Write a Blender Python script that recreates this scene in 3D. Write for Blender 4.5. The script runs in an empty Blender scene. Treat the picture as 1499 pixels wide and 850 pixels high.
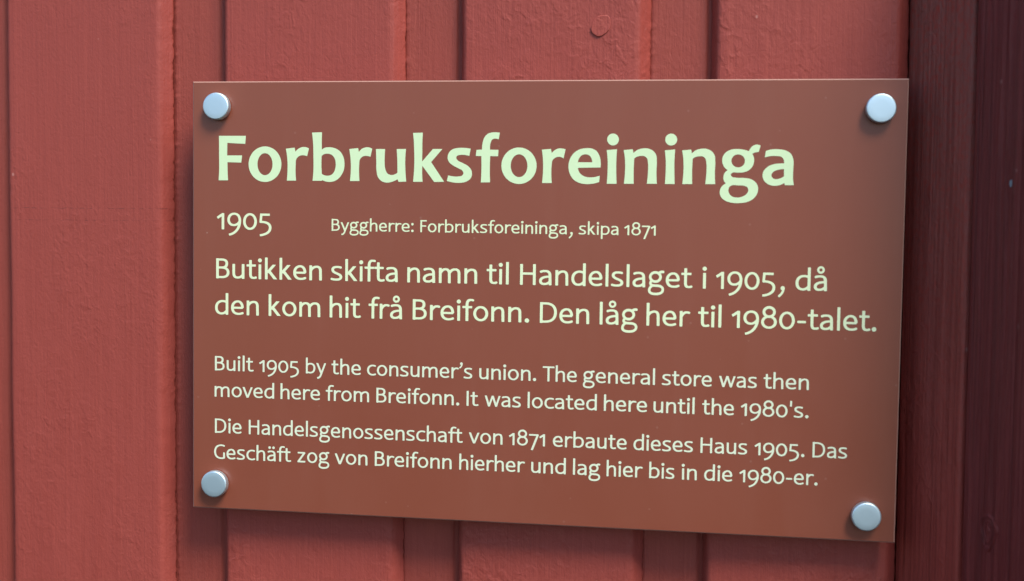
import bpy, math, random
import numpy as np
from mathutils import Vector, Matrix

random.seed(4)
S = bpy.context.scene
COL = S.collection
MM = 0.001

# ------------------------------------------------------------------ camera
cd = bpy.data.cameras.new('camera')
cam = bpy.data.objects.new('camera', cd)
COL.objects.link(cam)
S.camera = cam
cd.sensor_width = 36.0
cd.lens = 41.788
cd.clip_start = 0.01
cd.clip_end = 100.0
R0 = (0.988922, -0.013988, 0.147778)      # camera axes in sign coordinates (x right, y down, z into the wall)
R1 = (0.021687, 0.998483, -0.050613)
R2 = (-0.146846, 0.053257, 0.987725)
right = Vector((R0[0], R0[2], -R0[1]))
up = -Vector((R1[0], R1[2], -R1[1]))
back = -Vector((R2[0], R2[2], -R2[1]))
m = Matrix((right, up, back)).transposed().to_4x4()
m.translation = Vector((65.046, -494.377, 32.339)) * MM
cam.matrix_world = m
cd.dof.use_dof = True
cd.dof.focus_distance = 0.52
cd.dof.aperture_fstop = 9.0

# ------------------------------------------------------------------ light
SUN_DIR = Vector((1.0, -1.0, 2.0)).normalized()      # towards the sun
ELEV = math.asin(SUN_DIR.z)
AZ = math.atan2(SUN_DIR.x, SUN_DIR.y)
W = bpy.data.worlds.new('World')
S.world = W
W.use_nodes = True
nt = W.node_tree
sky = nt.nodes.new('ShaderNodeTexSky')
sky.sky_type = 'NISHITA'
sky.sun_disc = False
sky.sun_elevation = ELEV
sky.sun_rotation = AZ
bg = nt.nodes['Background']
nt.links.new(sky.outputs[0], bg.inputs[0])
bg.inputs[1].default_value = 0.060
sl = bpy.data.lights.new('sun', 'SUN')
sl.energy = 1.5
sl.angle = math.radians(23)
sl.color = (1.0, 0.90, 0.74)
so = bpy.data.objects.new('sun', sl)
COL.objects.link(so)
so.rotation_euler = SUN_DIR.to_track_quat('Z', 'Y').to_euler()
S.view_settings.view_transform = 'Standard'
S.view_settings.look = 'None'
S.view_settings.exposure = 1.78
S.view_settings.gamma = 1.0

# ------------------------------------------------------------------ helpers
def link(o, parent=None):
    COL.objects.link(o)
    if parent is not None:
        o.parent = parent
    return o

def thing(name, label, cat, loc=(0, 0, 0)):
    o = bpy.data.objects.new(name, None)
    o.empty_display_size = 0.02
    o.location = loc
    o['label'] = label
    o['category'] = cat
    return link(o)

def mesh_obj(name, verts, faces, mats, parent, smooth=False, mat_idx=None, label=None):
    me = bpy.data.meshes.new(name)
    me.from_pydata([tuple(v) for v in verts], [], [tuple(f) for f in faces])
    for mt in (mats if isinstance(mats, (list, tuple)) else [mats]):
        me.materials.append(mt)
    if mat_idx is not None:
        me.polygons.foreach_set('material_index', mat_idx)
    if smooth:
        me.polygons.foreach_set('use_smooth', [True] * len(me.polygons))
    me.update()
    o = bpy.data.objects.new(name, me)
    if label:
        o['label'] = label
    return link(o, parent)

class NT:
    """small helper for node materials"""
    def __init__(self, name):
        self.m = bpy.data.materials.new(name)
        self.m.use_nodes = True
        self.t = self.m.node_tree
        self.b = self.t.nodes['Principled BSDF']
        self.tc = self.t.nodes.new('ShaderNodeTexCoord')
    def mapping(self, scale, loc=(0, 0, 0)):
        n = self.t.nodes.new('ShaderNodeMapping')
        n.inputs['Scale'].default_value = scale
        n.inputs['Location'].default_value = loc
        self.t.links.new(self.tc.outputs['Object'], n.inputs['Vector'])
        return n.outputs[0]
    def noise(self, scale, detail=3, rough=0.5, dist=0.0, loc=(0, 0, 0)):
        n = self.t.nodes.new('ShaderNodeTexNoise')
        n.inputs['Scale'].default_value = 1.0
        n.inputs['Detail'].default_value = detail
        n.inputs['Roughness'].default_value = rough
        n.inputs['Distortion'].default_value = dist
        self.t.links.new(self.mapping(scale, loc), n.inputs['Vector'])
        return n.outputs['Fac']
    def voronoi(self, scale, feature='F1', rnd=1.0, loc=(0, 0, 0)):
        n = self.t.nodes.new('ShaderNodeTexVoronoi')
        n.feature = feature
        n.inputs['Scale'].default_value = 1.0
        n.inputs['Randomness'].default_value = rnd
        self.t.links.new(self.mapping(scale, loc), n.inputs['Vector'])
        return n.outputs['Distance']
    def ramp(self, fac, stops):
        n = self.t.nodes.new('ShaderNodeValToRGB')
        e = n.color_ramp.elements
        while len(e) < len(stops):
            e.new(0.5)
        for k, (p, c) in enumerate(stops):
            e[k].position = p
            e[k].color = (*c, 1) if isinstance(c, tuple) else (c, c, c, 1)
        self.t.links.new(fac, n.inputs[0])
        return n.outputs[0]
    def math(self, op, a, b=None):
        n = self.t.nodes.new('ShaderNodeMath')
        n.operation = op
        for i, v in enumerate((a, b)):
            if v is None:
                continue
            if isinstance(v, (int, float)):
                n.inputs[i].default_value = v
            else:
                self.t.links.new(v, n.inputs[i])
        return n.outputs[0]
    def mix(self, fac, a, b, mode='MIX'):
        n = self.t.nodes.new('ShaderNodeMix')
        n.data_type = 'RGBA'
        n.blend_type = mode
        for i, v in ((0, fac), (6, a), (7, b)):
            if isinstance(v, (int, float)):
                n.inputs[i].default_value = v
            elif isinstance(v, tuple):
                n.inputs[i].default_value = (*v, 1)
            else:
                self.t.links.new(v, n.inputs[i])
        return n.outputs[2]
    def bump(self, height, dist, strength=1.0):
        n = self.t.nodes.new('ShaderNodeBump')
        n.inputs['Strength'].default_value = strength
        n.inputs['Distance'].default_value = dist
        self.t.links.new(height, n.inputs['Height'])
        self.t.links.new(n.outputs[0], self.b.inputs['Normal'])
    def set(self, **kw):
        for k, v in kw.items():
            s = self.b.inputs[k.replace('_', ' ')]
            if isinstance(v, (int, float)):
                s.default_value = v
            elif isinstance(v, tuple):
                s.default_value = (*v, 1) if len(v) == 3 else v
            else:
                self.t.links.new(v, s)
        return self

# ------------------------------------------------------------------ materials
def red_paint(name, base, grain=0.75, lumps=1.0, loc=(0, 0, 0), rough=0.42, cracks=(), dust_sheen=0.0):
    n = NT(name)
    cr = None
    for z0, w in cracks:                                       # fine broken hairline cracks across the paint
        sp = n.t.nodes.new('ShaderNodeSeparateXYZ')
        n.t.links.new(n.tc.outputs['Object'], sp.inputs[0])
        wav = n.math('MULTIPLY', n.math('SUBTRACT', n.noise((160, 1, 1), 3), 0.5), 0.0016)
        d = n.math('ABSOLUTE', n.math('SUBTRACT', n.math('ADD', sp.outputs[2], wav), z0))
        line = n.math('LESS_THAN', d, w)
        line = n.math('MULTIPLY', line, n.ramp(n.noise((260, 1, 1), 3, 0.6, 0, (z0 * 90, 0, 0)), [(0.46, 0.0), (0.56, 1.0)]))
        cr = line if cr is None else n.math('ADD', cr, line)
    big = n.noise((9, 9, 5), 3, 0.5, 0.4, loc)                 # slow tone drift of the paint film
    mott = n.noise((170, 170, 60), 4, 0.6, 0.3, loc)           # mottled coats
    streak = n.noise((700, 700, 14), 3, 0.6, 0.0, loc)         # brush marks
    c1 = tuple(v * 0.90 for v in base)
    c2 = tuple(v * 1.10 for v in base)
    col = n.mix(n.math('MULTIPLY', n.math('ADD', big, mott), 0.5), c1, c2)
    col = n.mix(n.math('MULTIPLY', n.ramp(streak, [(0.35, 0.0), (0.75, 1.0)]), 0.55), col, (base[0] * 0.82, base[1] * 0.75, base[2] * 0.78))
    speck = n.ramp(n.voronoi((62, 62, 48), loc=loc), [(0.030, 1.0), (0.045, 0.0)])
    col = n.mix(n.math('MULTIPLY', speck, 0.35), col, (0.55, 0.33, 0.30))
    if dust_sheen:                                                   # grey sky sheen painted in, stronger towards the top, broken by red flecks
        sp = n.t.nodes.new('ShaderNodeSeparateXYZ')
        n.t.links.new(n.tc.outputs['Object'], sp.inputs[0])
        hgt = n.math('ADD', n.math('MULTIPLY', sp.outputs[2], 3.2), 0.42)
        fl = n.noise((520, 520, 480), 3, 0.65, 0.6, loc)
        sheen = n.math('MULTIPLY', n.ramp(fl, [(0.36, 0.0), (0.52, 1.0)]), n.ramp(n.math('ADD', hgt, n.math('MULTIPLY', n.math('SUBTRACT', big, 0.5), 0.9)), [(0.15, 0.05), (0.85, 1.0)]))
        col = n.mix(n.math('MULTIPLY', sheen, dust_sheen), col, (0.185, 0.115, 0.098))
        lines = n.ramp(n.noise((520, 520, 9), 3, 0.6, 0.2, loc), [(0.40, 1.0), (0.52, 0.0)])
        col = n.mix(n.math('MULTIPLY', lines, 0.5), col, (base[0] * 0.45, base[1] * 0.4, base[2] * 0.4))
    if cr is not None:
        col = n.mix(n.math('MULTIPLY', cr, 0.6), col, (0.09, 0.025, 0.025))
    n.set(Base_Color=col)
    n.set(Roughness=n.ramp(mott, [(0.3, rough - 0.05), (0.7, rough + 0.1)]))
    n.set(Specular_IOR_Level=0.28)
    fine = n.noise((900, 900, 620), 3, 0.6, 0.4, loc)
    lump = n.noise((260, 260, 210), 2, 0.5, 0.8, loc)
    lump = n.math('POWER', lump, 2.0)
    area = n.ramp(n.noise((28, 28, 17), 2, 0.5, 0.5, (loc[0] + 3, 0, loc[2])), [(0.42, 0.25), (0.66, 1.0)])   # rough and smooth areas
    lump = n.math('MULTIPLY', lump, area)
    gr = n.noise((620, 620, 13), 5, 0.65, 0.5, loc)
    tool = n.noise((420, 420, 130), 2, 0.5, 1.2, loc)
    h = n.math('ADD', n.math('MULTIPLY', fine, 0.36), n.math('MULTIPLY', lump, 0.8 * lumps))
    h = n.math('ADD', h, n.math('MULTIPLY', gr, grain))
    h = n.math('ADD', h, n.math('MULTIPLY', n.math('MULTIPLY', tool, area), 0.40))
    n.bump(h, 0.00045, 1.0)
    return n.m

RED = (0.305, 0.062, 0.050)
M_board = [red_paint('red paint on boards', RED, loc=(0.3 * k, 0, 0.17 * k), lumps=(1.5, 0.8, 1.2, 1.5)[k], grain=(0.6, 0.42, 0.5, 0.6)[k], cracks=((0.0392, 0.00016), (0.0338, 0.00012)) if k == 1 else ()) for k in range(4)]
M_recess = red_paint('red paint on recessed boards', (0.290, 0.060, 0.046), grain=0.6, lumps=0.35, loc=(2.2, 0, 1))
M_post = red_paint('red paint on post', (0.34, 0.058, 0.044), grain=1.3, lumps=2.0, loc=(5, 0, 3), rough=0.45, dust_sheen=0.5)
M_trim = red_paint('red paint on trim', (0.20, 0.033, 0.032), grain=3.0, lumps=0.2, loc=(7, 0, 2), rough=0.42, dust_sheen=0.12)

n = NT('dark gap timber')
n.set(Base_Color=n.mix(n.noise((200, 200, 30)), (0.05, 0.018, 0.016), (0.09, 0.03, 0.028)), Roughness=0.9)
M_gap = n.m

n = NT('sign face brown')
d1 = n.noise((26, 26, 15), 5, 0.6, 0.6)
d2 = n.noise((1500, 1500, 1500), 2, 0.6)
col = n.mix(d1, (0.212, 0.057, 0.033), (0.236, 0.067, 0.040))
dust_sheen = n.ramp(n.voronoi((34, 34, 34)), [(0.012, 1.0), (0.018, 0.0)])
dust2 = n.ramp(n.voronoi((95, 95, 95), loc=(4, 1, 2)), [(0.035, 1.0), (0.055, 0.0)])
haze = n.ramp(n.noise((60, 60, 7), 4, 0.65, 0.8, (3, 0, 1)), [(0.50, 0.0), (0.80, 1.0)])      # faint dried rain runs
col = n.mix(n.math('MULTIPLY', haze, 0.025), col, (0.42, 0.30, 0.25))
col = n.mix(n.math('MULTIPLY', dust2, 0.08), col, (0.6, 0.5, 0.45))
n.set(Base_Color=n.mix(n.math('MULTIPLY', dust_sheen, 0.6), col, (0.6, 0.5, 0.45)))
n.set(Roughness=n.ramp(d1, [(0.25, 0.30), (0.75, 0.42)]), Specular_IOR_Level=0.52)
n.bump(d2, 0.00002, 0.5)
M_face = n.m

n = NT('sign cut edge')
n.set(Base_Color=n.mix(n.noise((900, 900, 900)), (0.34, 0.19, 0.155), (0.42, 0.25, 0.21)), Roughness=0.35)
M_edge = n.m

def print_mat(name, c, d):
    n = NT(name)
    n.set(Base_Color=n.mix(n.noise((500, 500, 500), 3), c, d), Roughness=0.45, Specular_IOR_Level=0.4)
    return n.m
M_head = print_mat('pale green heading print', (0.60, 0.82, 0.52), (0.64, 0.85, 0.56))
M_text = print_mat('cream green text print', (0.68, 0.83, 0.55), (0.73, 0.86, 0.60))
M_small = print_mat('greenish white text print', (0.66, 0.78, 0.60), (0.71, 0.82, 0.65))

n = NT('satin aluminium')
br = n.noise((2500, 2500, 2500), 2, 0.5)
n.set(Base_Color=n.mix(br, (0.64, 0.84, 0.95), (0.70, 0.87, 0.97)), Metallic=1.0, Roughness=0.5)
n.bump(br, 0.00001, 0.4)
M_metal = n.m
n = NT('grey spacer')
n.set(Base_Color=n.mix(n.noise((300, 300, 300)), (0.3, 0.3, 0.3), (0.36, 0.36, 0.36)), Metallic=0.6, Roughness=0.5)
M_spacer = n.m

# ------------------------------------------------------------------ smooth 1D noise for edges
def noise1(z, freq, seed):
    rng = np.random.RandomState(seed)
    t = rng.rand(4096)
    q = (np.asarray(z) + 1000.0) * freq
    i = np.floor(q).astype(int)
    f = q - i
    f = f * f * (3 - 2 * f)
    return t[i % 4096] * (1 - f) + t[(i + 1) % 4096] * f - 0.5

ZR = np.arange(-190.0, 190.01, 0.8)        # rows in mm along the boards

def extrude_profile(name, cols, mat, parent, label=None):
    """cols: list of (x array, y array) along ZR; makes one smooth sheet"""
    nr, nc = len(ZR), len(cols)
    verts = []
    for r in range(nr):
        for x, y in cols:
            verts.append((x[r] * MM, y[r] * MM, ZR[r] * MM))
    faces = [(r * nc + c, r * nc + c + 1, (r + 1) * nc + c + 1, (r + 1) * nc + c)
             for r in range(nr - 1) for c in range(nc - 1)]
    return mesh_obj(name, verts, faces, mat, parent, smooth=True, label=label)

# ------------------------------------------------------------------ plank wall (structure behind the sign)
wall = thing('plank_wall', 'red painted vertical timber plank wall with raised and recessed boards behind the sign', 'wall')
wall['kind'] = 'thing'
wall.rotation_euler = (0, -0.005, 0)
FACE_Y, REC_Y = 10.0, 16.0
one = np.ones_like(ZR)

def raised_board(xl, xr, mat, seed, gap, bead, label=None):
    wl = 0.5 * noise1(ZR, 0.02, seed) + 0.18 * noise1(ZR, 0.25, seed + 1)
    wr = 0.5 * noise1(ZR, 0.02, seed + 2) + 0.22 * noise1(ZR, 0.22, seed + 3)
    cols = []
    def add(x, y):
        cols.append((x * one if np.isscalar(x) else x, y * one if np.isscalar(y) else y))
    # left: back edge, base, bevel, rounded arris
    add(xl - 2.9, 23.5)
    add(xl - 2.9 + 0.3 * noise1(ZR, 0.4, seed + 9), REC_Y + 2.6)
    add(xl - 2.4 + 0.3 * noise1(ZR, 0.35, seed + 4), REC_Y - 0.4)
    add(xl - 1.4 + wl, FACE_Y + 2.6)
    add(xl - 0.6 + wl, FACE_Y + 0.9)
    add(xl + 0.35 + wl, FACE_Y + 0.22)
    add(xl + 1.3 + wl, FACE_Y + 0.03)
    for f in np.linspace(0.05, 0.95, 14):       # face, very slightly cupped
        x = xl + (xr - xl) * f
        add(x + 0 * ZR, FACE_Y + 0.25 * (2 * f - 1) ** 2 * 0.5 + 0.12 * noise1(ZR, 0.015, seed + 20 + int(f * 20)) )
    add(xr - 2.0 + wr, FACE_Y + 0.15)
    add(xr - 0.8 + wr, FACE_Y + 0.35)
    add(xr + 0.1 + wr, FACE_Y + 0.95)
    add(xr + 0.9 + wr, FACE_Y + 2.0)
    add(xr + 2.6 + 0.5 * wr, FACE_Y + 3.9)
    spk = np.clip(noise1(ZR, 0.35, seed + 5) + 0.8 * noise1(ZR, 0.9, seed + 6), -0.1, 0.5)
    tip = xr + 3.9 + 0.35 * noise1(ZR, 0.3, seed + 7) - 0.5 * spk
    add(tip - 0.5, REC_Y - 0.75 - gap * spk)
    add(tip, REC_Y - 0.25 - gap * spk)
    add(tip - 0.3, REC_Y + 0.3 - gap * spk * 0.4)
    add(tip - 1.4, REC_Y + 0.6)
    o = extrude_profile('raised_board', cols, mat, wall, label)
    return o

boards = [(-349.0, -276.5), (-242.0, -169.3), (-138.6, -62.4), (-31.2, 43.7), (75.5, 148.6)]
for k, (a, b) in enumerate(boards):
    rb = raised_board(a, b, M_board[k % 4], 30 + 50 * k, (0.5, 0.9, 0.9, 0.25, 0.9)[k], 0)
    if k == 3:
        plug_board = rb

def recessed_board(x0, x1, seed):
    cols = []
    add = lambda x, y: cols.append((x * one if np.isscalar(x) else x, y * one if np.isscalar(y) else y))
    add(x0 - 4.0, REC_Y + 0.9)
    # ragged bead of paint and splinters in the corner under the bevel
    bead = np.clip(noise1(ZR, 0.5, seed + 5) + 0.7 * noise1(ZR, 1.2, seed + 6), 0.0, 0.6)
    add(x0 - 0.9, REC_Y + 0.7)
    add(x0 + 0.05 + 0.3 * noise1(ZR, 0.4, seed + 8), REC_Y + 0.1 - 0.7 * bead)
    add(x0 + 0.7 + 0.3 * noise1(ZR, 0.4, seed + 9), REC_Y - 0.1 - 0.3 * bead)
    for f in np.linspace(0.1, 0.93, 8):
        add(x0 + (x1 - x0) * f, REC_Y + 0.1 * noise1(ZR, 0.02, seed + int(30 * f)))
    w = 0.35 * noise1(ZR, 0.03, seed + 1) + 0.12 * noise1(ZR, 0.3, seed + 2)
    add(x1 - 0.5 + w, REC_Y + 0.12)
    add(x1 + 0.1 + w, REC_Y + 0.6)
    add(x1 + 0.5 + w, REC_Y + 0.8)
    add(x1 + 0.8 + w, REC_Y + 1.0)
    add(x1 + 3.0, REC_Y + 1.1)
    return extrude_profile('recessed_board', cols, M_recess, wall)

for k, (x0, x1) in enumerate([(-272.4, -247.6), (-164.6, -143.6), (-58.3, -36.0), (47.9, 71.0)]):
    recessed_board(x0, x1, 400 + 40 * k)
mesh_obj('backing_board', [(-360 * MM, 23.0 * MM, -190 * MM), (170 * MM, 23.0 * MM, -190 * MM), (170 * MM, 23.0 * MM, 190 * MM), (-360 * MM, 23.0 * MM, 190 * MM),
                          (-360 * MM, 40.0 * MM, -190 * MM), (170 * MM, 40.0 * MM, -190 * MM), (170 * MM, 40.0 * MM, 190 * MM), (-360 * MM, 40.0 * MM, 190 * MM)],
         [(0, 1, 2, 3), (5, 4, 7, 6), (4, 0, 3, 7), (1, 5, 6, 2), (3, 2, 6, 7), (4, 5, 1, 0)], M_recess, wall)

# round painted-over plug in the board above the sign
def wood_plug():
    px, pz = 26.95, 117.2
    verts, faces = [], []
    N = 48
    rng = np.random.RandomState(3)
    wob = 1 + 0.05 * np.sin(np.arange(N) * 2 * np.pi / N * 2 + 0.6) + 0.03 * np.sin(np.arange(N) * 2 * np.pi / N * 5 + 1)
    rings = [(1.01, 0.55), (1.0, 0.20), (0.99, -0.42), (0.965, -0.56), (0.90, -0.58), (0.72, -0.52), (0.40, -0.50), (0.01, -0.50)]
    ca, sa = math.cos(math.radians(-28)), math.sin(math.radians(-28))
    for s, dy in rings:
        for i in range(N):
            a = 2 * np.pi * i / N
            u, v = 3.7 * s * wob[i] * math.cos(a), 5.0 * s * wob[i] * math.sin(a)
            # tilted a little: proud at the lower left, sunk at the upper right
            tl = 0.24 * (u + v) / 6 if s > 0.1 else 0
            verts.append(((px + u * ca - v * sa) * MM, (FACE_Y + 0.1 + dy * 0.8 + tl) * MM, (pz + u * sa + v * ca) * MM))
    for r in range(len(rings) - 1):
        for i in range(N):
            j = (i + 1) % N
            faces.append((r * N + i, r * N + j, (r + 1) * N + j, (r + 1) * N + i))
    faces.append([(len(rings) - 1) * N + i for i in range(N)])
    mesh_obj('wood_plug', verts, faces, M_board[0], plug_board, smooth=True, label='oval painted plug proud of the board')
wood_plug()

# ------------------------------------------------------------------ dark post at the right, its flank turned to the sign
post = thing('corner_post', 'dark shaded red timber post with rough sawn grain at the right of the sign', 'post')
post.rotation_euler = (0, -0.005, 0)
ANG = math.radians(62)
DX, DY = math.cos(ANG), -math.sin(ANG)      # along the flank, out of the wall
NX, NY = -math.sin(ANG), -math.cos(ANG)     # flank normal
B0 = (152.9, 15.9)
FS = 0.918
def flank(points, name, mat, label=None):
    cols = []
    for s, h in points:
        s = s * one if np.isscalar(s) else s
        h = h * one if np.isscalar(h) else h
        s = s * FS
        cols.append((B0[0] + DX * s + NX * h, B0[1] + DY * s + NY * h))
    return extrude_profile(name, cols, mat, post, label)
rag = np.clip(noise1(ZR, 0.28, 901) + 0.8 * noise1(ZR, 0.8, 902), -0.2, 0.6)
pts = [(-4.0, -1.6), (-0.5 + 1.1 * rag, -1.0), (-0.1 + 1.0 * rag, 0.0 + 0.3 * rag), (0.7 + 0.5 * rag, 0.25)]
for f in np.linspace(0.06, 0.92, 14):
    pts.append((41.1 * f, 0.12 * noise1(ZR, 0.03, 910 + int(40 * f)) + 0.12 * noise1(ZR, 0.25, 960 + int(40 * f))))
w = 0.5 * noise1(ZR, 0.02, 930)
pts += [(39.3 + w, 0.05), (40.0 + w, -0.25), (40.5 + w, -0.9), (40.7 + w, -4.0)]
flank(pts, 'inner_board', M_post, 'rough sawn red board with painted-in grey sheen next to the sign')
pts = [(41.2, -5.0), (41.6 + w, -1.8), (42.4 + w, -0.8), (43.5 + w, -0.25)]
rngs = np.random.RandomState(8)
for f in np.linspace(0.0, 1.0, 40):
    pts.append((44.4 + 40 * f, 0.5 * (rngs.rand() - 0.5) * (0.4 if f < 0.2 else 1) + 0.25 * noise1(ZR, 0.015, 1000 + int(f * 80))))
pts += [(85.5, -0.3), (86.6, -1.2), (87.0, -2.6)]
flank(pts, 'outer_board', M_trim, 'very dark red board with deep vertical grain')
# front of the post and its core
e = lambda s, h: (B0[0] + DX * s * FS + NX * h, B0[1] + DY * s * FS + NY * h)
x1, y1 = e(87.0, -2.6)
x2, y2 = e(41.2, -5.0)
prof = [(x1, y1), (x1 + 3, y1 - 0.6), (x1 + 90, y1 - 0.6), (x1 + 90, 16.0), (x2 + 2, 16.0), (x2, y2)]
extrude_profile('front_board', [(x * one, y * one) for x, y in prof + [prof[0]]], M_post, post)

# knot and nail head on the outer board
def blob(name, s0, z0, rs, rz, hgt, mat, label=None, parent=post):
    verts, faces = [], []
    N = 40
    rings = [(1.15, -0.4), (1.02, -0.05), (0.95, hgt * 0.7), (0.86, hgt * 0.9), (0.76, hgt * 0.2), (0.64, hgt * 0.15), (0.58, hgt * 0.55), (0.5, hgt * 0.5), (0.42, hgt * 0.1), (0.22, hgt * 0.15), (0.15, hgt * 0.4), (0.01, hgt * 0.3)]
    ph = random.random() * 6
    for r, h in rings:
        for i in range(N):
            a = 2 * math.pi * i / N
            tap = (1 - 0.35 * max(0, -math.sin(a))) * (1 + 0.07 * math.sin(3 * a + ph) + 0.05 * math.sin(7 * a + 2 * ph + 3 * r))
            s = s0 + rs * r * math.cos(a) * tap
            z = z0 + rz * r * math.sin(a) * (1.25 if math.sin(a) < 0 else 1)
            x, y = e(s, h)
            verts.append((x * MM, y * MM, z * MM))
    for r in range(len(rings) - 1):
        for i in range(N):
            j = (i + 1) % N
            faces.append((r * N + i, r * N + j, (r + 1) * N + j, (r + 1) * N + i))
    faces.append([(len(rings) - 1) * N + i for i in range(N)])
    return mesh_obj(name, verts, faces, mat, parent, smooth=True, label=label)
blob('knot', 58.5, -80.0, 4.8, 6.5, 0.9, M_trim, 'oval knot standing out of the grain')
M_lime = NT('grey paint speck').set(Base_Color=(0.24, 0.29, 0.33), Roughness=0.6).m
blob('paint_speck', 65.0, 50.0, 0.7, 1.2, 0.3, M_lime, 'small pale blue grey speck')

# ------------------------------------------------------------------ the sign
sign = thing('information_sign', 'brown rectangular sign with pale green lettering, held by four round caps on the red wall', 'sign')
SW, SH = 300.0, 187.13
def panel():
    hw, hh, c, T = SW / 2, SH / 2, 0.45, 3.0
    rings = [(hw - c, hh - c, 0.0), (hw, hh, 0.40), (hw, hh, T)]
    verts = []
    for a, b, y in rings:
        verts += [(-a * MM, y * MM, -b * MM), (a * MM, y * MM, -b * MM), (a * MM, y * MM, b * MM), (-a * MM, y * MM, b * MM)]
    faces = [(0, 1, 2, 3)]
    idx = [0]
    for r in range(2):
        for i in range(4):
            j = (i + 1) % 4
            faces.append((r * 4 + j, r * 4 + i, (r + 1) * 4 + i, (r + 1) * 4 + j))
            idx.append(1)
    faces.append((11, 10, 9, 8))
    idx.append(1)
    return mesh_obj('panel', verts, faces, [M_face, M_edge], sign, mat_idx=idx)
panel()

def lathe(name, cx, cz, prof, mat, parent, N=64, label=None):
    verts, faces = [], []
    for r, y in prof:
        for i in range(N):
            a = 2 * math.pi * i / N
            verts.append(((cx + r * math.cos(a)) * MM, y * MM, (cz + r * math.sin(a)) * MM))
    for k in range(len(prof) - 1):
        for i in range(N):
            j = (i + 1) % N
            faces.append((k * N + i, k * N + j, (k + 1) * N + j, (k + 1) * N + i))
    o = mesh_obj(name, verts, faces, mat, parent, smooth=True, label=label)
    return o

for cx, cz in ((-138.2, 82.6), (139.2, 81.5), (-139.0, -82.1), (138.2, -82.7)):
    cap = [(0.01, -3.62), (3.0, -3.60), (5.2, -3.585), (5.42, -3.55), (5.62, -3.44), (5.78, -3.25), (5.86, -2.98),
           (5.86, -0.75), (5.75, -0.62), (5.2, -0.60), (5.2, -0.05)]
    lathe('screw_cap', cx, cz, cap, M_metal, sign)
    lathe('spacer', cx, cz, [(5.0, 3.05), (5.0, 9.2), (5.0, 10.5)], M_spacer, sign, N=32)

# lettering measured on the sign: (block, baseline y mm, mm per unit, [(word, left mm, right mm)])
LINES = [
    ('year_text', -29.68, 0.0633, [('1905', -138.94, -114.1)]),
    ('owner_text', -29.69, 0.0372, [('Byggherre:', -87.15, -51.09), ('Forbruksforeininga,', -48.18, 16.83), ('skipa', 19.28, 35.83), ('1871', 38.21, 51.13)]),
    ('norwegian_text', -8.27, 0.0633, [('Butikken', -139.24, -91.37), ('skifta', -87.5, -57.81), ('namn', -53.68, -23.36), ('til', -19.37, -9.92), ('Handelslaget', -5.1, 66.6), ('i', 70.57, 72.32), ('1905,', 76.08, 103.8), ('då', 107.98, 120.49)]),
    ('norwegian_text', 7.59, 0.0633, [('den', -139.73, -119.71), ('kom', -115.28, -91.98), ('hit', -87.83, -73.95), ('frå', -70.57, -55.78), ('Breifonn.', -51.14, -0.98), ('Den', 3.54, 24.32), ('låg', 28.66, 44.37), ('her', 48.06, 65.97), ('til', 69.2, 78.65), ('1980-talet.', 82.77, 140.3)]),
    ('english_text', 32.23, 0.0462, [('Built', -139.78, -122.01), ('1905', -119.52, -101.49), ('by', -98.35, -89.3), ('the', -86.86, -73.77), ('consumer’s', -71.01, -25.0), ('union.', -21.99, 2.38), ('The', 5.11, 19.53), ('general', 22.12, 52.08), ('store', 54.92, 75.36), ('was', 78.28, 93.55), ('then', 96.24, 114.41)]),
    ('english_text', 43.8, 0.0462, [('moved', -139.92, -112.64), ('here', -109.76, -91.94), ('from', -89.36, -70.01), ('Breifonn.', -66.8, -30.47), ('It', -27.33, -22.14), ('was', -19.49, -4.02), ('located', -1.11, 28.11), ('here', 31.08, 49.04), ('until', 51.72, 68.57), ('the', 71.7, 84.61), ("1980's.", 87.35, 114.59)]),
    ('german_text', 59.85, 0.0462, [('Die', -139.76, -127.48), ('Handelsgenossenschaft', -124.19, -28.74), ('von', -26.19, -11.6), ('1871', -8.91, 6.52), ('erbaute', 9.89, 40.9), ('dieses', 43.74, 68.25), ('Haus', 71.36, 90.33), ('1905.', 93.29, 113.36), ('Das', 116.57, 130.27)]),
    ('german_text', 71.35, 0.0462, [('Geschäft', -140.1, -104.81), ('zog', -102.0, -87.6), ('von', -85.18, -70.53), ('Breifonn', -67.28, -33.47), ('hierher', -30.17, -1.87), ('und', 0.82, 15.52), ('lag', 18.58, 30.06), ('hier', 32.72, 47.75), ('bis', 50.47, 60.89), ('in', 63.84, 70.13), ('die', 73.12, 84.6), ('1980-er.', 87.43, 118.92)]),
]
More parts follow.
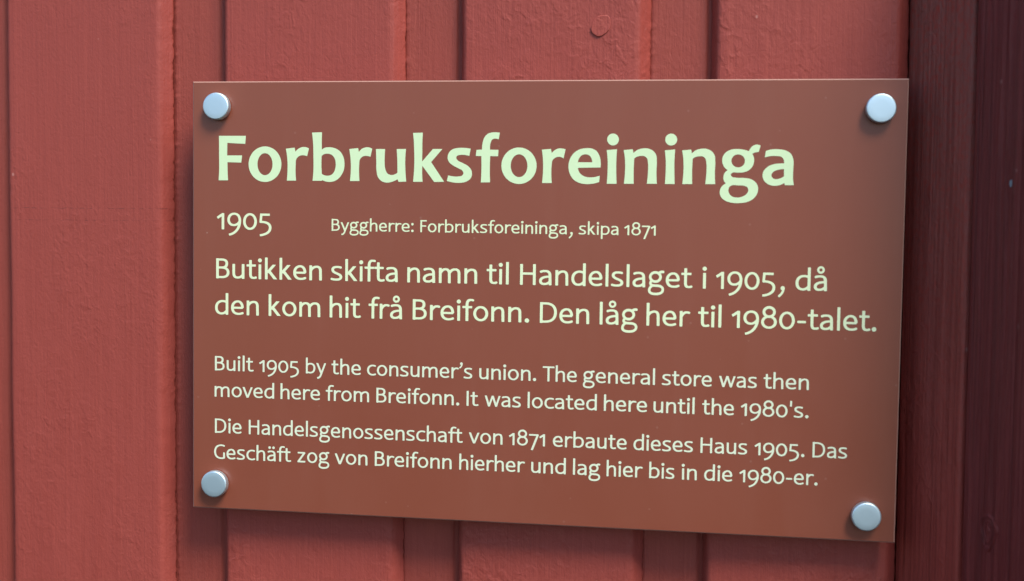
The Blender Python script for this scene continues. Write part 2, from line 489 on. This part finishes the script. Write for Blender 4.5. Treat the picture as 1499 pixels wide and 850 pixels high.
HEADING = [
    [[(-138.01,-70.13,1),(-125.79,-70.16,1),(-126.07,-66.7,1),(-134.17,-67.09,1),(-134.27,-61.67,1),(-127.48,-61.7,1),(-127.84,-58.62,1),(-134.12,-58.75,1),(-134.04,-54.79,0),(-133.85,-50.93,1),(-138.14,-50.9,1),(-137.93,-54.76,0),(-137.93,-61.72,0)]],
    [[(-109.74,-58.03,0),(-110.09,-55.67,0),(-111.13,-53.54,0),(-112.75,-51.83,0),(-114.81,-50.73,0),(-117.09,-50.34,0),(-119.38,-50.69,0),(-121.45,-51.77,0),(-123.09,-53.45,0),(-124.15,-55.58,0),(-124.52,-57.94,0),(-124.16,-60.31,0),(-123.11,-62.45,0),(-121.48,-64.15,0),(-119.42,-65.24,0),(-117.14,-65.63,0),(-114.85,-65.26,0),(-112.79,-64.19,0),(-111.16,-62.51,0),(-110.1,-60.39,0)],[(-113.71,-58.01,0),(-113.87,-56.54,0),(-114.35,-55.22,0),(-115.1,-54.17,0),(-116.05,-53.49,0),(-117.1,-53.25,0),(-118.15,-53.47,0),(-119.11,-54.14,0),(-119.86,-55.18,0),(-120.35,-56.5,0),(-120.52,-57.97,0),(-120.36,-59.43,0),(-119.88,-60.76,0),(-119.13,-61.81,0),(-118.18,-62.49,0),(-117.13,-62.72,0),(-116.07,-62.5,0),(-115.12,-61.83,0),(-114.37,-60.79,0),(-113.88,-59.47,0)]],
    [[(-107.78,-64.7,1),(-103.82,-65.16,1),(-103.53,-63.44,1),(-102.1,-64.72,0),(-100.31,-65.42,0),(-98.69,-65.35,0),(-97.44,-64.84,1),(-98.24,-61.51,1),(-99.93,-61.91,0),(-101.9,-61.49,0),(-103.08,-60.17,0),(-103.32,-57.76,0),(-103.38,-54.31,0),(-103.11,-51.04,1),(-107.25,-51.01,1),(-106.98,-54.98,0),(-107.0,-59.12,0),(-107.3,-62.22,0)]],
    [[(-96.11,-71.61,1),(-91.68,-71.79,1),(-91.74,-68.81,0),(-91.71,-64.35,1),(-90.47,-65.11,0),(-88.33,-65.39,0),(-85.66,-64.89,0),(-83.52,-63.53,0),(-82.15,-61.31,0),(-81.64,-58.58,0),(-82.04,-55.49,0),(-83.45,-52.91,0),(-85.57,-51.18,0),(-88.07,-50.58,0),(-90.03,-50.8,0),(-91.46,-51.37,1),(-91.64,-51.06,1),(-95.75,-51.03,1),(-95.42,-55.06,0),(-95.45,-61.93,0),(-95.66,-67.77,0)],[(-91.77,-61.68,1),(-90.81,-62.37,0),(-89.21,-62.65,0),(-87.42,-62.21,0),(-86.17,-60.95,0),(-85.55,-58.9,0),(-85.61,-56.84,0),(-86.31,-54.78,0),(-87.55,-53.57,0),(-89.15,-53.21,0),(-90.58,-53.44,0),(-91.65,-53.99,1),(-91.86,-57.83,0)]],
    [[(-79.55,-64.68,1),(-75.66,-65.1,1),(-75.37,-63.47,1),(-74.14,-64.7,0),(-72.38,-65.39,0),(-70.79,-65.36,0),(-69.45,-64.86,1),(-70.23,-61.44,1),(-71.82,-61.78,0),(-73.58,-61.53,0),(-74.81,-60.33,0),(-75.15,-57.93,0),(-75.19,-54.52,0),(-74.99,-51.1,1),(-79.17,-51.06,1),(-78.85,-55.17,0),(-78.88,-59.28,0),(-79.14,-62.01,0)]],
    [[(-67.86,-64.73,1),(-63.82,-64.74,1),(-64.0,-61.41,0),(-63.98,-58.68,0),(-63.68,-56.3,0),(-62.78,-54.43,0),(-61.37,-53.76,0),(-59.79,-53.94,0),(-58.4,-54.7,1),(-58.43,-58.72,0),(-58.77,-64.77,1),(-54.75,-64.78,1),(-55.02,-60.44,0),(-54.9,-55.34,0),(-54.51,-50.99,1),(-57.91,-50.89,1),(-58.27,-51.98,1),(-60.47,-50.94,0),(-62.92,-50.51,0),(-65.22,-51.11,0),(-66.81,-52.7,0),(-67.54,-55.59,0),(-67.64,-59.34,0)]],
    [[(-51.74,-71.57,1),(-47.5,-71.71,1),(-47.64,-68.94,0),(-47.66,-63.86,0),(-47.69,-59.53,1),(-43.08,-64.83,1),(-39.0,-64.85,1),(-43.79,-59.31,1),(-38.08,-51.06,1),(-42.38,-50.95,1),(-47.6,-57.76,1),(-47.63,-54.03,0),(-47.43,-50.98,1),(-51.54,-50.95,1),(-51.17,-55.37,0),(-51.23,-65.54,0),(-51.44,-68.93,0)]],
    [[(-26.86,-65.03,1),(-27.4,-62.0,1),(-29.47,-62.4,0),(-31.37,-62.39,0),(-32.67,-61.97,0),(-33.01,-61.16,0),(-32.38,-60.15,0),(-30.3,-59.05,0),(-27.87,-57.72,0),(-26.47,-56.04,0),(-26.17,-54.19,0),(-26.94,-52.33,0),(-28.65,-51.2,0),(-31.23,-50.67,0),(-34.17,-50.82,0),(-36.94,-51.41,1),(-36.38,-53.78,1),(-34.37,-53.39,0),(-31.95,-53.37,0),(-30.3,-53.82,0),(-29.83,-54.77,0),(-30.32,-55.78,0),(-31.99,-56.78,0),(-34.42,-58.02,0),(-36.17,-59.53,0),(-36.71,-61.21,0),(-36.21,-63.24,0),(-34.84,-64.6,0),(-32.44,-65.28,0),(-29.68,-65.36,0)]],
    [[(-14.52,-71.78,1),(-14.99,-68.97,1),(-16.53,-69.27,0),(-17.72,-68.86,0),(-18.39,-67.52,0),(-18.59,-64.66,1),(-15.0,-64.61,1),(-15.14,-61.93,1),(-18.49,-61.98,1),(-18.6,-57.27,0),(-18.41,-51.02,1),(-22.35,-50.92,1),(-22.17,-55.57,0),(-22.25,-61.96,1),(-24.66,-62.01,1),(-24.34,-64.57,1),(-22.05,-64.65,1),(-21.81,-67.34,0),(-20.99,-69.86,0),(-19.47,-71.37,0),(-17.42,-71.88,0)]],
    [[(1.2,-58.07,0),(0.87,-55.72,0),(-0.15,-53.6,0),(-1.77,-51.9,0),(-3.82,-50.81,0),(-6.12,-50.41,0),(-8.42,-50.77,0),(-10.52,-51.83,0),(-12.19,-53.51,0),(-13.29,-55.62,0),(-13.68,-57.98,0),(-13.35,-60.33,0),(-12.32,-62.46,0),(-10.69,-64.15,0),(-8.63,-65.24,0),(-6.34,-65.62,0),(-4.03,-65.26,0),(-1.95,-64.19,0),(-0.28,-62.52,0),(0.8,-60.41,0)],[(-2.66,-58.05,0),(-2.81,-56.58,0),(-3.3,-55.25,0),(-4.06,-54.19,0),(-5.04,-53.51,0),(-6.12,-53.27,0),(-7.22,-53.49,0),(-8.22,-54.16,0),(-9.01,-55.21,0),(-9.54,-56.53,0),(-9.73,-58.0,0),(-9.58,-59.47,0),(-9.09,-60.8,0),(-8.33,-61.86,0),(-7.35,-62.54,0),(-6.26,-62.78,0),(-5.17,-62.55,0),(-4.17,-61.88,0),(-3.38,-60.83,0),(-2.86,-59.51,0)]],
    [[(3.29,-64.76,1),(7.1,-65.11,1),(7.46,-63.38,1),(8.79,-64.61,0),(10.46,-65.29,0),(11.97,-65.23,0),(13.25,-64.97,1),(12.47,-61.2,1),(11.02,-61.8,0),(9.17,-61.52,0),(7.91,-60.45,0),(7.54,-58.44,0),(7.42,-55.11,0),(7.66,-50.93,1),(3.61,-50.9,1),(3.94,-55.75,0),(3.88,-59.76,0),(3.67,-62.42,0)]],
    [[(18.48,-57.31,1),(27.92,-57.51,1),(27.96,-59.23,0),(27.41,-62.21,0),(26.04,-64.36,0),(24.02,-65.34,0),(21.85,-65.43,0),(18.85,-64.82,0),(16.37,-62.99,0),(14.91,-60.32,0),(14.55,-57.65,0),(15.17,-54.83,0),(16.71,-52.51,0),(19.08,-51.13,0),(22.1,-50.62,0),(25.11,-50.85,0),(27.43,-51.5,1),(27.65,-54.09,1),(25.39,-53.51,0),(22.72,-53.45,0),(20.71,-54.04,0),(19.18,-55.36,0)],[(18.44,-59.61,1),(18.91,-61.17,0),(20.06,-62.51,0),(21.56,-62.91,0),(23.07,-62.52,0),(24.09,-61.2,0),(24.45,-59.64,1)]],
    [[(35.28,-69.07,0),(35.11,-68.14,0),(34.61,-67.34,0),(33.83,-66.81,0),(32.91,-66.62,0),(31.98,-66.8,0),(31.18,-67.33,0),(30.64,-68.12,0),(30.44,-69.06,0),(30.61,-69.99,0),(31.12,-70.79,0),(31.89,-71.32,0),(32.82,-71.51,0),(33.75,-71.32,0),(34.54,-70.8,0),(35.08,-70.01,0)]],
    [[(30.35,-64.69,1),(34.59,-65.07,1),(34.4,-61.17,0),(34.43,-55.88,0),(34.66,-50.84,1),(30.61,-50.81,1),(30.85,-55.85,0),(30.75,-61.15,0)]],
    [[(37.32,-64.72,1),(41.04,-65.1,1),(41.37,-63.52,1),(42.93,-64.78,0),(45.22,-65.45,0),(47.53,-65.36,0),(49.52,-64.38,0),(50.7,-62.74,0),(51.01,-60.27,0),(50.94,-55.99,0),(51.17,-50.98,1),(47.09,-50.95,1),(47.47,-55.31,0),(47.38,-59.59,0),(46.95,-61.4,0),(45.78,-62.29,0),(44.3,-62.35,0),(42.66,-61.94,0),(41.74,-61.28,1),(41.6,-56.59,0),(41.71,-50.9,1),(37.68,-50.87,1),(38.05,-55.9,0),(37.96,-60.53,0),(37.68,-62.84,0)]],
    [[(59.11,-69.11,0),(58.95,-68.18,0),(58.44,-67.39,0),(57.67,-66.86,0),(56.75,-66.68,0),(55.82,-66.86,0),(55.02,-67.38,0),(54.48,-68.17,0),(54.28,-69.1,0),(54.44,-70.03,0),(54.95,-70.81,0),(55.72,-71.34,0),(56.65,-71.53,0),(57.57,-71.35,0),(58.37,-70.82,0),(58.91,-70.04,0)]],
    [[(54.2,-64.7,1),(58.38,-65.08,1),(58.2,-61.2,0),(58.25,-55.94,0),(58.48,-50.95,1),(54.49,-50.91,1),(54.71,-55.92,0),(54.6,-61.18,0)]],
    [[(61.2,-64.69,1),(64.87,-65.07,1),(65.2,-63.5,1),(66.73,-64.75,0),(68.99,-65.41,0),(71.26,-65.33,0),(73.23,-64.35,0),(74.4,-62.73,0),(74.71,-60.28,0),(74.65,-56.03,0),(74.89,-51.05,1),(70.87,-51.02,1),(71.23,-55.35,0),(71.13,-59.6,0),(70.7,-61.4,0),(69.55,-62.28,0),(68.08,-62.33,0),(66.47,-61.93,0),(65.57,-61.27,1),(65.45,-56.62,0),(65.57,-50.97,1),(61.59,-50.94,1),(61.94,-55.94,0),(61.84,-60.53,0),(61.56,-62.83,0)]],
    [[(92.74,-66.83,1),(92.0,-64.16,1),(90.57,-63.99,0),(89.46,-63.44,1),(90.13,-62.04,0),(90.26,-60.58,0),(89.74,-58.46,0),(88.18,-56.72,0),(85.95,-55.89,0),(83.7,-55.78,0),(81.76,-55.73,0),(81.07,-55.04,0),(81.48,-54.16,0),(83.1,-53.75,0),(86.32,-53.65,0),(89.23,-53.15,0),(91.18,-51.8,0),(92.1,-49.85,0),(91.87,-47.56,0),(90.54,-45.43,0),(88.16,-44.0,0),(84.96,-43.41,0),(81.73,-43.54,0),(79.12,-44.33,0),(77.48,-45.63,0),(76.78,-47.58,0),(77.22,-49.55,0),(78.17,-50.71,0),(79.12,-51.3,1),(78.28,-52.67,0),(78.15,-54.3,0),(78.7,-55.78,0),(79.8,-56.76,1),(78.32,-58.06,0),(77.53,-60.18,0),(77.74,-62.3,0),(78.83,-63.94,0),(80.74,-65.02,0),(83.47,-65.36,0),(86.05,-65.11,0),(88.15,-64.47,1),(88.76,-65.77,0),(89.86,-66.82,0),(91.29,-67.18,0)],[(86.61,-60.56,0),(86.42,-59.55,0),(85.86,-58.69,0),(85.0,-58.11,0),(83.97,-57.9,0),(82.93,-58.1,0),(82.04,-58.66,0),(81.43,-59.52,0),(81.2,-60.53,0),(81.38,-61.54,0),(81.95,-62.4,0),(82.81,-62.97,0),(83.84,-63.18,0),(84.88,-62.98,0),(85.77,-62.42,0),(86.38,-61.57,0)],[(81.4,-50.5,0),(84.14,-50.59,0),(86.4,-50.48,0),(87.86,-49.81,0),(88.24,-48.67,0),(87.45,-47.03,0),(85.86,-46.04,0),(83.94,-45.66,0),(81.99,-46.0,0),(80.67,-47.13,0),(80.25,-48.6,0),(80.55,-49.81,0)]],
    [[(94.52,-62.06,1),(94.87,-64.66,1),(96.93,-65.22,0),(99.8,-65.33,0),(102.67,-64.86,0),(104.77,-63.57,0),(105.78,-61.47,0),(105.89,-57.43,0),(105.89,-53.54,0),(106.28,-50.88,1),(102.78,-50.85,1),(102.53,-51.73,1),(100.8,-50.9,0),(98.58,-50.56,0),(96.33,-51.03,0),(94.53,-52.47,0),(93.78,-54.42,0),(94.12,-56.37,0),(95.67,-58.17,0),(98.04,-59.26,0),(100.58,-59.6,0),(102.23,-59.67,1),(101.97,-61.29,0),(100.99,-62.32,0),(99.23,-62.57,0),(97.0,-62.56,0)],[(102.23,-57.34,1),(100.01,-57.06,0),(98.11,-56.24,0),(97.28,-54.93,0),(97.7,-53.8,0),(98.99,-53.26,0),(100.58,-53.5,0),(102.31,-54.42,1)]],
]
# heading: closed outlines in mm on the sign (x right, y down; flag 1 = corner)
def smooth_outline(pts, sub=6):
    n = len(pts)
    out = []
    for i in range(n):
        p1, p2 = pts[i], pts[(i + 1) % n]
        out.append((p1[0], p1[1]))
        if p1[2] and p2[2]:
            continue
        p0 = pts[i - 1] if not p1[2] else p1
        p3 = pts[(i + 2) % n] if not p2[2] else p2
        d = math.hypot(p2[0] - p1[0], p2[1] - p1[1])
        def tang(a, b, c):
            # chord-length weighted tangent at b
            l1 = math.hypot(b[0] - a[0], b[1] - a[1]) or 1e-6
            l2 = math.hypot(c[0] - b[0], c[1] - b[1]) or 1e-6
            return tuple(((b[k] - a[k]) / l1 * l2 + (c[k] - b[k]) / l2 * l1) / (l1 + l2) for k in (0, 1))
        t1 = tang(p0, p1, p2) if not p1[2] else None
        t2 = tang(p1, p2, p3) if not p2[2] else None
        ch = ((p2[0] - p1[0]) / d, (p2[1] - p1[1]) / d)
        if t1 is None:
            q = t2
            dt = q[0] * ch[0] + q[1] * ch[1]
            t1 = (2 * ch[0] * dt - q[0], 2 * ch[1] * dt - q[1])
            t1 = ((t1[0] + ch[0]) / 2, (t1[1] + ch[1]) / 2)
        if t2 is None:
            q = t1
            dt = q[0] * ch[0] + q[1] * ch[1]
            t2 = (2 * ch[0] * dt - q[0], 2 * ch[1] * dt - q[1])
            t2 = ((t2[0] + ch[0]) / 2, (t2[1] + ch[1]) / 2)
        for k in range(1, sub):
            t = k / sub
            h00, h10, h01, h11 = 2*t**3-3*t*t+1, t**3-2*t*t+t, -2*t**3+3*t*t, t**3-t*t
            out.append(tuple(h00*p1[a] + h10*d*t1[a] + h01*p2[a] + h11*d*t2[a] for a in (0, 1)))
    return out

def heading():
    cu = bpy.data.curves.new('heading_outline', 'CURVE')
    cu.dimensions = '2D'
    cu.fill_mode = 'BOTH'
    for glyph in HEADING:
        for c in glyph:
            o = smooth_outline(c)
            sp = cu.splines.new('POLY')
            sp.points.add(len(o) - 1)
            for q, (x, y) in zip(sp.points, o):
                q.co = (x, -y, 0, 1)
            sp.use_cyclic_u = True
    tmp = bpy.data.objects.new('heading_outline', cu)
    COL.objects.link(tmp)
    dg = bpy.context.evaluated_depsgraph_get()
    me = bpy.data.meshes.new_from_object(tmp.evaluated_get(dg))
    vs = [(v.co.x * MM, -0.06 * MM, v.co.y * MM) for v in me.vertices]
    fs = []
    for p in me.polygons:
        f = list(p.vertices)
        a, b, c = (vs[f[0]], vs[f[1]], vs[f[2]])
        if (b[0]-a[0])*(c[2]-a[2]) - (b[2]-a[2])*(c[0]-a[0]) < 0:
            f.reverse()
        fs.append(f)
    bpy.data.objects.remove(tmp)
    bpy.data.meshes.remove(me)
    bpy.data.curves.remove(cu)
    mesh_obj('heading_text', vs, fs, M_head, sign)
heading()

# text: a humanist sans drawn as pen strokes, 100 units = x height
def bz(*p):
    """path: start point, then points (line) or triples of points (cubic)"""
    out = [p[0]]
    for q in p[1:]:
        if len(q) == 2:
            a = out[-1]
            for k in range(1, 5):
                out.append((a[0] + (q[0] - a[0]) * k / 4, a[1] + (q[1] - a[1]) * k / 4))
        else:
            a = out[-1]
            b, c, d = (q[0], q[1]), (q[2], q[3]), (q[4], q[5])
            for k in range(1, 15):
                t = k / 14
                u = 1 - t
                out.append(tuple(u**3*a[i] + 3*u*u*t*b[i] + 3*u*t*t*c[i] + t**3*d[i] for i in (0, 1)))
    return out
def el(cx, cy, rx, ry):
    return [(cx + rx * math.cos(a), cy + ry * math.sin(a)) for a in np.linspace(0, 2 * math.pi, 41)]
V, H, T = 9.3, 7.6, 8.0          # half widths: stems, horizontals, thin strokes
def st(x, y0, y1, w=V):
    return (bz((x, y0), (x, y1)), w, None)
def S_(path, w=None, clip=None):
    return (path, w, clip)
def dot(x, y, r=13.5):
    return ([(x, y), (x + 0.01, y)], -r, None)
SH_ = lambda g, dx: [([(x + dx, y) for x, y in p], w, c) for p, w, c in g]

a_ = [S_(bz((17, 87), (28, 92, 38, 93, 48, 93), (70, 93, 79, 82, 79, 64), (81, 0)), None), S_(bz((80, 56), (44, 57, 17, 47, 17, 27), (17, 12, 28, 7, 42, 7), (58, 7, 72, 14, 80, 26)))]
n_arch = [S_(bz((24, 68), (34, 84, 48, 92, 62, 92), (81, 92, 88, 80, 88, 62), (89, 0)))]
GL = {
 'a': (a_, 102), 'å': (a_ + [S_(el(50, 134, 17, 17), 7)], 102), 'ä': (a_ + [dot(31, 128, 12.5), dot(69, 128, 12.5)], 102),
 'b': ([st(22, 0, 147), S_(bz((24, 76), (34, 88, 46, 92, 58, 92), (84, 92, 98, 76, 98, 52), (98, 24, 82, 7, 56, 7), (42, 7, 32, 10, 24, 14)))], 115),
 'c': ([S_(bz((86, 89), (78, 92, 70, 93, 62, 93), (34, 93, 17, 75, 17, 50), (17, 24, 34, 7, 60, 7), (70, 7, 78, 8, 88, 13)))], 94),
 'd': ([st(92, 0, 147), S_(bz((90, 85), (80, 92, 70, 93, 62, 93), (34, 93, 17, 75, 17, 48), (17, 22, 32, 7, 54, 7), (68, 7, 80, 14, 90, 26)))], 114),
 'e': ([S_(bz((90, 49), (18, 49)), 7.3), S_(bz((87, 49), (87, 76, 74, 93, 55, 93), (32, 93, 16, 75, 16, 50), (16, 23, 32, 7, 58, 7), (70, 7, 80, 9, 90, 14)))], 104),
 'f': ([S_(bz((32, 0), (32, 108), (32, 130, 41, 140, 56, 140), (64, 140, 66, 139, 72, 138))), S_(bz((3, 92), (66, 92)), H)], 66),
 'g': ([S_(el(52, 68, 33, 30), 8.6), S_(bz((32, 45), (22, 38, 17, 26, 25, 18), (32, 11, 48, 12, 66, 11), (88, 10, 101, 2, 101, -14), (101, -34, 82, -43, 54, -43), (28, -43, 14, -35, 14, -20), (14, -6, 22, 4, 34, 12)), 8.2), S_(bz((74, 90), (80, 100, 88, 104, 104, 101)), 8.5)], 112),
 'h': ([st(22, 0, 147)] + n_arch, 110),
 'i': ([st(22, 0, 100), dot(22, 128)], 44),
 'k': ([st(22, 0, 147), S_(bz((30, 46), (88, 112)), 9, (0, 100)), S_(bz((36, 62), (96, -14)), 9.6, (0, 100))], 100),
 'l': ([st(22, 0, 147)], 44),
 'm': ([st(22, 0, 100), S_(bz((24, 68), (32, 84, 44, 92, 56, 92), (74, 92, 82, 80, 82, 62), (83, 0))), S_(bz((84, 68), (93, 84, 106, 92, 120, 92), (140, 92, 147, 80, 147, 62), (148, 0)))], 170),
 'n': ([st(22, 0, 100)] + n_arch, 110),
 'o': ([S_(el(56, 50, 39.5, 43.5))], 112),
 'p': ([st(22, -46, 100), S_(bz((24, 76), (34, 88, 46, 92, 58, 92), (84, 92, 98, 76, 98, 52), (98, 24, 82, 7, 56, 7), (42, 7, 32, 10, 24, 14)))], 115),
 'r': ([st(22, 0, 100), S_(bz((24, 66), (32, 82, 44, 92, 58, 92), (64, 92, 68, 91, 74, 89)))], 76),
 's': ([S_(bz((76, 89), (66, 93, 56, 93, 48, 93), (28, 93, 18, 86, 18, 74), (18, 61, 32, 55, 47, 49), (64, 42, 75, 37, 75, 25), (75, 12, 60, 7, 42, 7), (30, 7, 20, 8, 9, 12)))], 92),
 't': ([S_(bz((29, 128), (29, 34), (29, 13, 36, 7, 50, 7), (58, 7, 62, 8, 67, 10))), S_(bz((3, 92), (66, 92)), H)], 72),
 'u': ([S_(bz((21, 100), (21, 40), (21, 17, 30, 7, 48, 7), (64, 7, 77, 15, 85, 28))), st(86, 0, 100)], 108),
 'v': ([S_(bz((3, 116), (49, 0)), 9.4, (0, 100)), S_(bz((95, 116), (49, 0)), 8.6, (0, 100))], 98),
 'w': ([S_(bz((5, 116), (42, 0)), 9.2, (0, 100)), S_(bz((74, 100), (40, 0)), 8.4, (0, 100)), S_(bz((74, 100), (108, 0)), 9.2, (0, 100)), S_(bz((143, 116), (106, 0)), 8.4, (0, 100))], 148),
 'y': ([S_(bz((4, 116), (52, 2)), 9.4, (0, 100)), S_(bz((96, 116), (50, -4), (42, -24, 36, -38, 14, -40)), 8.6, (-60, 100))], 99),
 'z': ([S_(bz((13, 92), (82, 92)), H), S_(bz((80, 96), (15, 4)), 8.8, (0, 100)), S_(bz((13, 8), (85, 8)), H)], 96),
 'B': ([st(24, 0, 137), S_(bz((24, 129), (54, 129), (80, 129, 89, 118, 89, 102), (89, 84, 76, 74, 54, 74), (24, 74))), S_(bz((50, 74), (86, 74, 98, 60, 98, 40), (98, 18, 80, 8, 54, 8), (24, 8)))], 116),
 'D': ([st(24, 0, 137), S_(bz((24, 129), (52, 129), (96, 129, 117, 106, 117, 70), (117, 30, 92, 8, 50, 8), (24, 8)))], 136),
 'F': ([st(24, 0, 137), S_(bz((24, 129), (86, 129)), H), S_(bz((24, 70), (79, 70)), H)], 92),
 'G': ([S_(bz((108, 124), (96, 130, 86, 131, 76, 131), (38, 131, 16, 106, 16, 68), (16, 30, 38, 6, 78, 6), (90, 6, 99, 9, 106, 14))), st(105, 6, 62)], 122),
 'H': ([st(24, 0, 137), st(109, 0, 137), S_(bz((24, 74), (109, 74)), H)], 133),
 'I': ([st(24, 0, 137)], 48),
 'T': ([S_(bz((3, 129), (107, 129)), H), st(55, 0, 130)], 108),
 '0': ([S_(el(57, 55, 40.5, 50))], 114),
 '1': ([st(46, 0, 109), S_(bz((6, 78), (46, 104)), 8.5)], 72),
 '5': ([S_(bz((23, 103), (85, 103)), H), S_(bz((24, 110), (19, 48)), 8.6), S_(bz((17, 54), (66, 54, 88, 40, 88, 14), (88, -16, 56, -34, 14, -38)))], 106),
 '7': ([S_(bz((6, 100), (92, 100)), H), S_(bz((87, 104), (30, -44)), 9.6, (-40, 108))], 98),
 '8': ([S_(el(57, 107, 33.5, 30), 8.8), S_(el(57, 42, 41, 36))], 114),
 '9': ([S_(bz((18, -37), (64, -29, 96, 8, 96, 60), (96, 90, 80, 107, 56, 107), (32, 107, 15, 90, 15, 67), (15, 44, 30, 29, 52, 29), (70, 29, 86, 39, 95, 54)))], 112),
 '.': ([dot(24, 12, 14.5)], 50), ':': ([dot(24, 12, 14), dot(24, 88, 14)], 50),
 ',': ([dot(40, 12, 14), S_(bz((46, 16), (47, -6, 36, -24, 14, -42)), 7.5)], 62),
 '-': ([S_(bz((9, 48), (63, 48)), H)], 72),
 '’': ([dot(28, 136, 12.5), S_(bz((34, 140), (35, 122, 28, 108, 12, 96)), 6.5)], 46),
 "'": ([S_(bz((22, 147), (20, 98)), 8.5)], 42),
}
STEP = 2.4
def glyph_mesh(ch):
    strokes, adv = GL[ch]
    xs = np.arange(-18, adv + 30, STEP)
    ys = np.arange(-62, 166, STEP)
    X, Y = np.meshgrid(xs, ys)
    F = np.full(X.shape, -50.0)
    for path, w, clip in strokes:
        f = np.full(X.shape, -50.0)
        n = len(path)
        for i in range(n - 1):
            (x0, y0), (x1, y1) = path[i], path[i + 1]
            dx, dy = x1 - x0, y1 - y0
            L = math.hypot(dx, dy)
            if L < 1e-9:
                continue
            ux, uy = dx / L, dy / L
            if w is None:
                hw = V * abs(uy) ** 1.3 + 7.2 * (1 - abs(uy) ** 1.3)
            else:
                hw = w
            t = (X - x0) * ux + (Y - y0) * uy
            if hw < 0:          # dot
                v = -hw - np.hypot(X - x0, Y - y0)
            else:
                tc = np.clip(t, 0, L)
                d = np.hypot(X - (x0 + ux * tc), Y - (y0 + uy * tc))
                v = hw - d
                closed = math.hypot(path[0][0] - path[-1][0], path[0][1] - path[-1][1]) < 0.5
                if not closed:
                    pd = hw - np.abs(-(X - x0) * uy + (Y - y0) * ux)
                    if i == 0:
                        v = np.where(t < 0, np.minimum(pd, t), v)
                    if i == n - 2:
                        v = np.where(t > L, np.minimum(pd, L - t), v)
            f = np.maximum(f, v)
        if clip:
            f = np.minimum(f, np.minimum(Y - clip[0], clip[1] - Y))
        F = np.maximum(F, f)
    vid, verts, faces = {}, [], []
    def vert(key, x, y):
        if key not in vid:
            vid[key] = len(verts)
            verts.append((x, y))
        return vid[key]
    ny, nx = F.shape
    ins = F > 0
    for j in range(ny - 1):
        for i in range(nx - 1):
            c = [(i, j), (i + 1, j), (i + 1, j + 1), (i, j + 1)]
            k = [ins[b, a] for a, b in c]
            if not any(k):
                continue
            poly = []
            for q in range(4):
                (a, b), (a2, b2) = c[q], c[(q + 1) % 4]
                if k[q]:
                    poly.append(vert((a, b, 'p'), xs[a], ys[b]))
                if k[q] != k[(q + 1) % 4]:
                    f0, f1 = F[b, a], F[b2, a2]
                    t = f0 / (f0 - f1)
                    key = (min((a, b), (a2, b2)), max((a, b), (a2, b2)), 'e')
                    poly.append(vert(key, xs[a] + (xs[a2] - xs[a]) * t, ys[b] + (ys[b2] - ys[b]) * t))
            if len(poly) >= 3:
                faces.append(poly)
    v = np.array(verts)
    return v, faces, adv, v[:, 0].min(), v[:, 0].max()

cache = {}
def G(ch):
    if ch not in cache:
        cache[ch] = glyph_mesh(ch)
    return cache[ch]

blocks = {}
for name, y0, unit, words in LINES:
    vs, fs = blocks.setdefault(name, ([], []))
    for word, xa, xb in words:
        pen, ext = 0.0, []
        for ch in word:
            ext.append(pen)
            pen += G(ch)[2]
        lo = G(word[0])[3]
        hi = ext[-1] + G(word[-1])[4]
        k = (xb - xa) / (hi - lo)
        for ch, p0 in zip(word, ext):
            v, f, adv, _, _ = G(ch)
            b = len(vs)
            for x, y in v:
                vs.append(((xa + (x + p0 - lo) * k) * MM, -0.06 * MM, (-y0 + y * unit) * MM))
            fs += [[b + q for q in face] for face in f]
for name, (vs, fs) in blocks.items():
    mesh_obj(name, vs, fs, {'year_text': M_text, 'owner_text': M_text, 'norwegian_text': M_text}.get(name, M_small), sign)
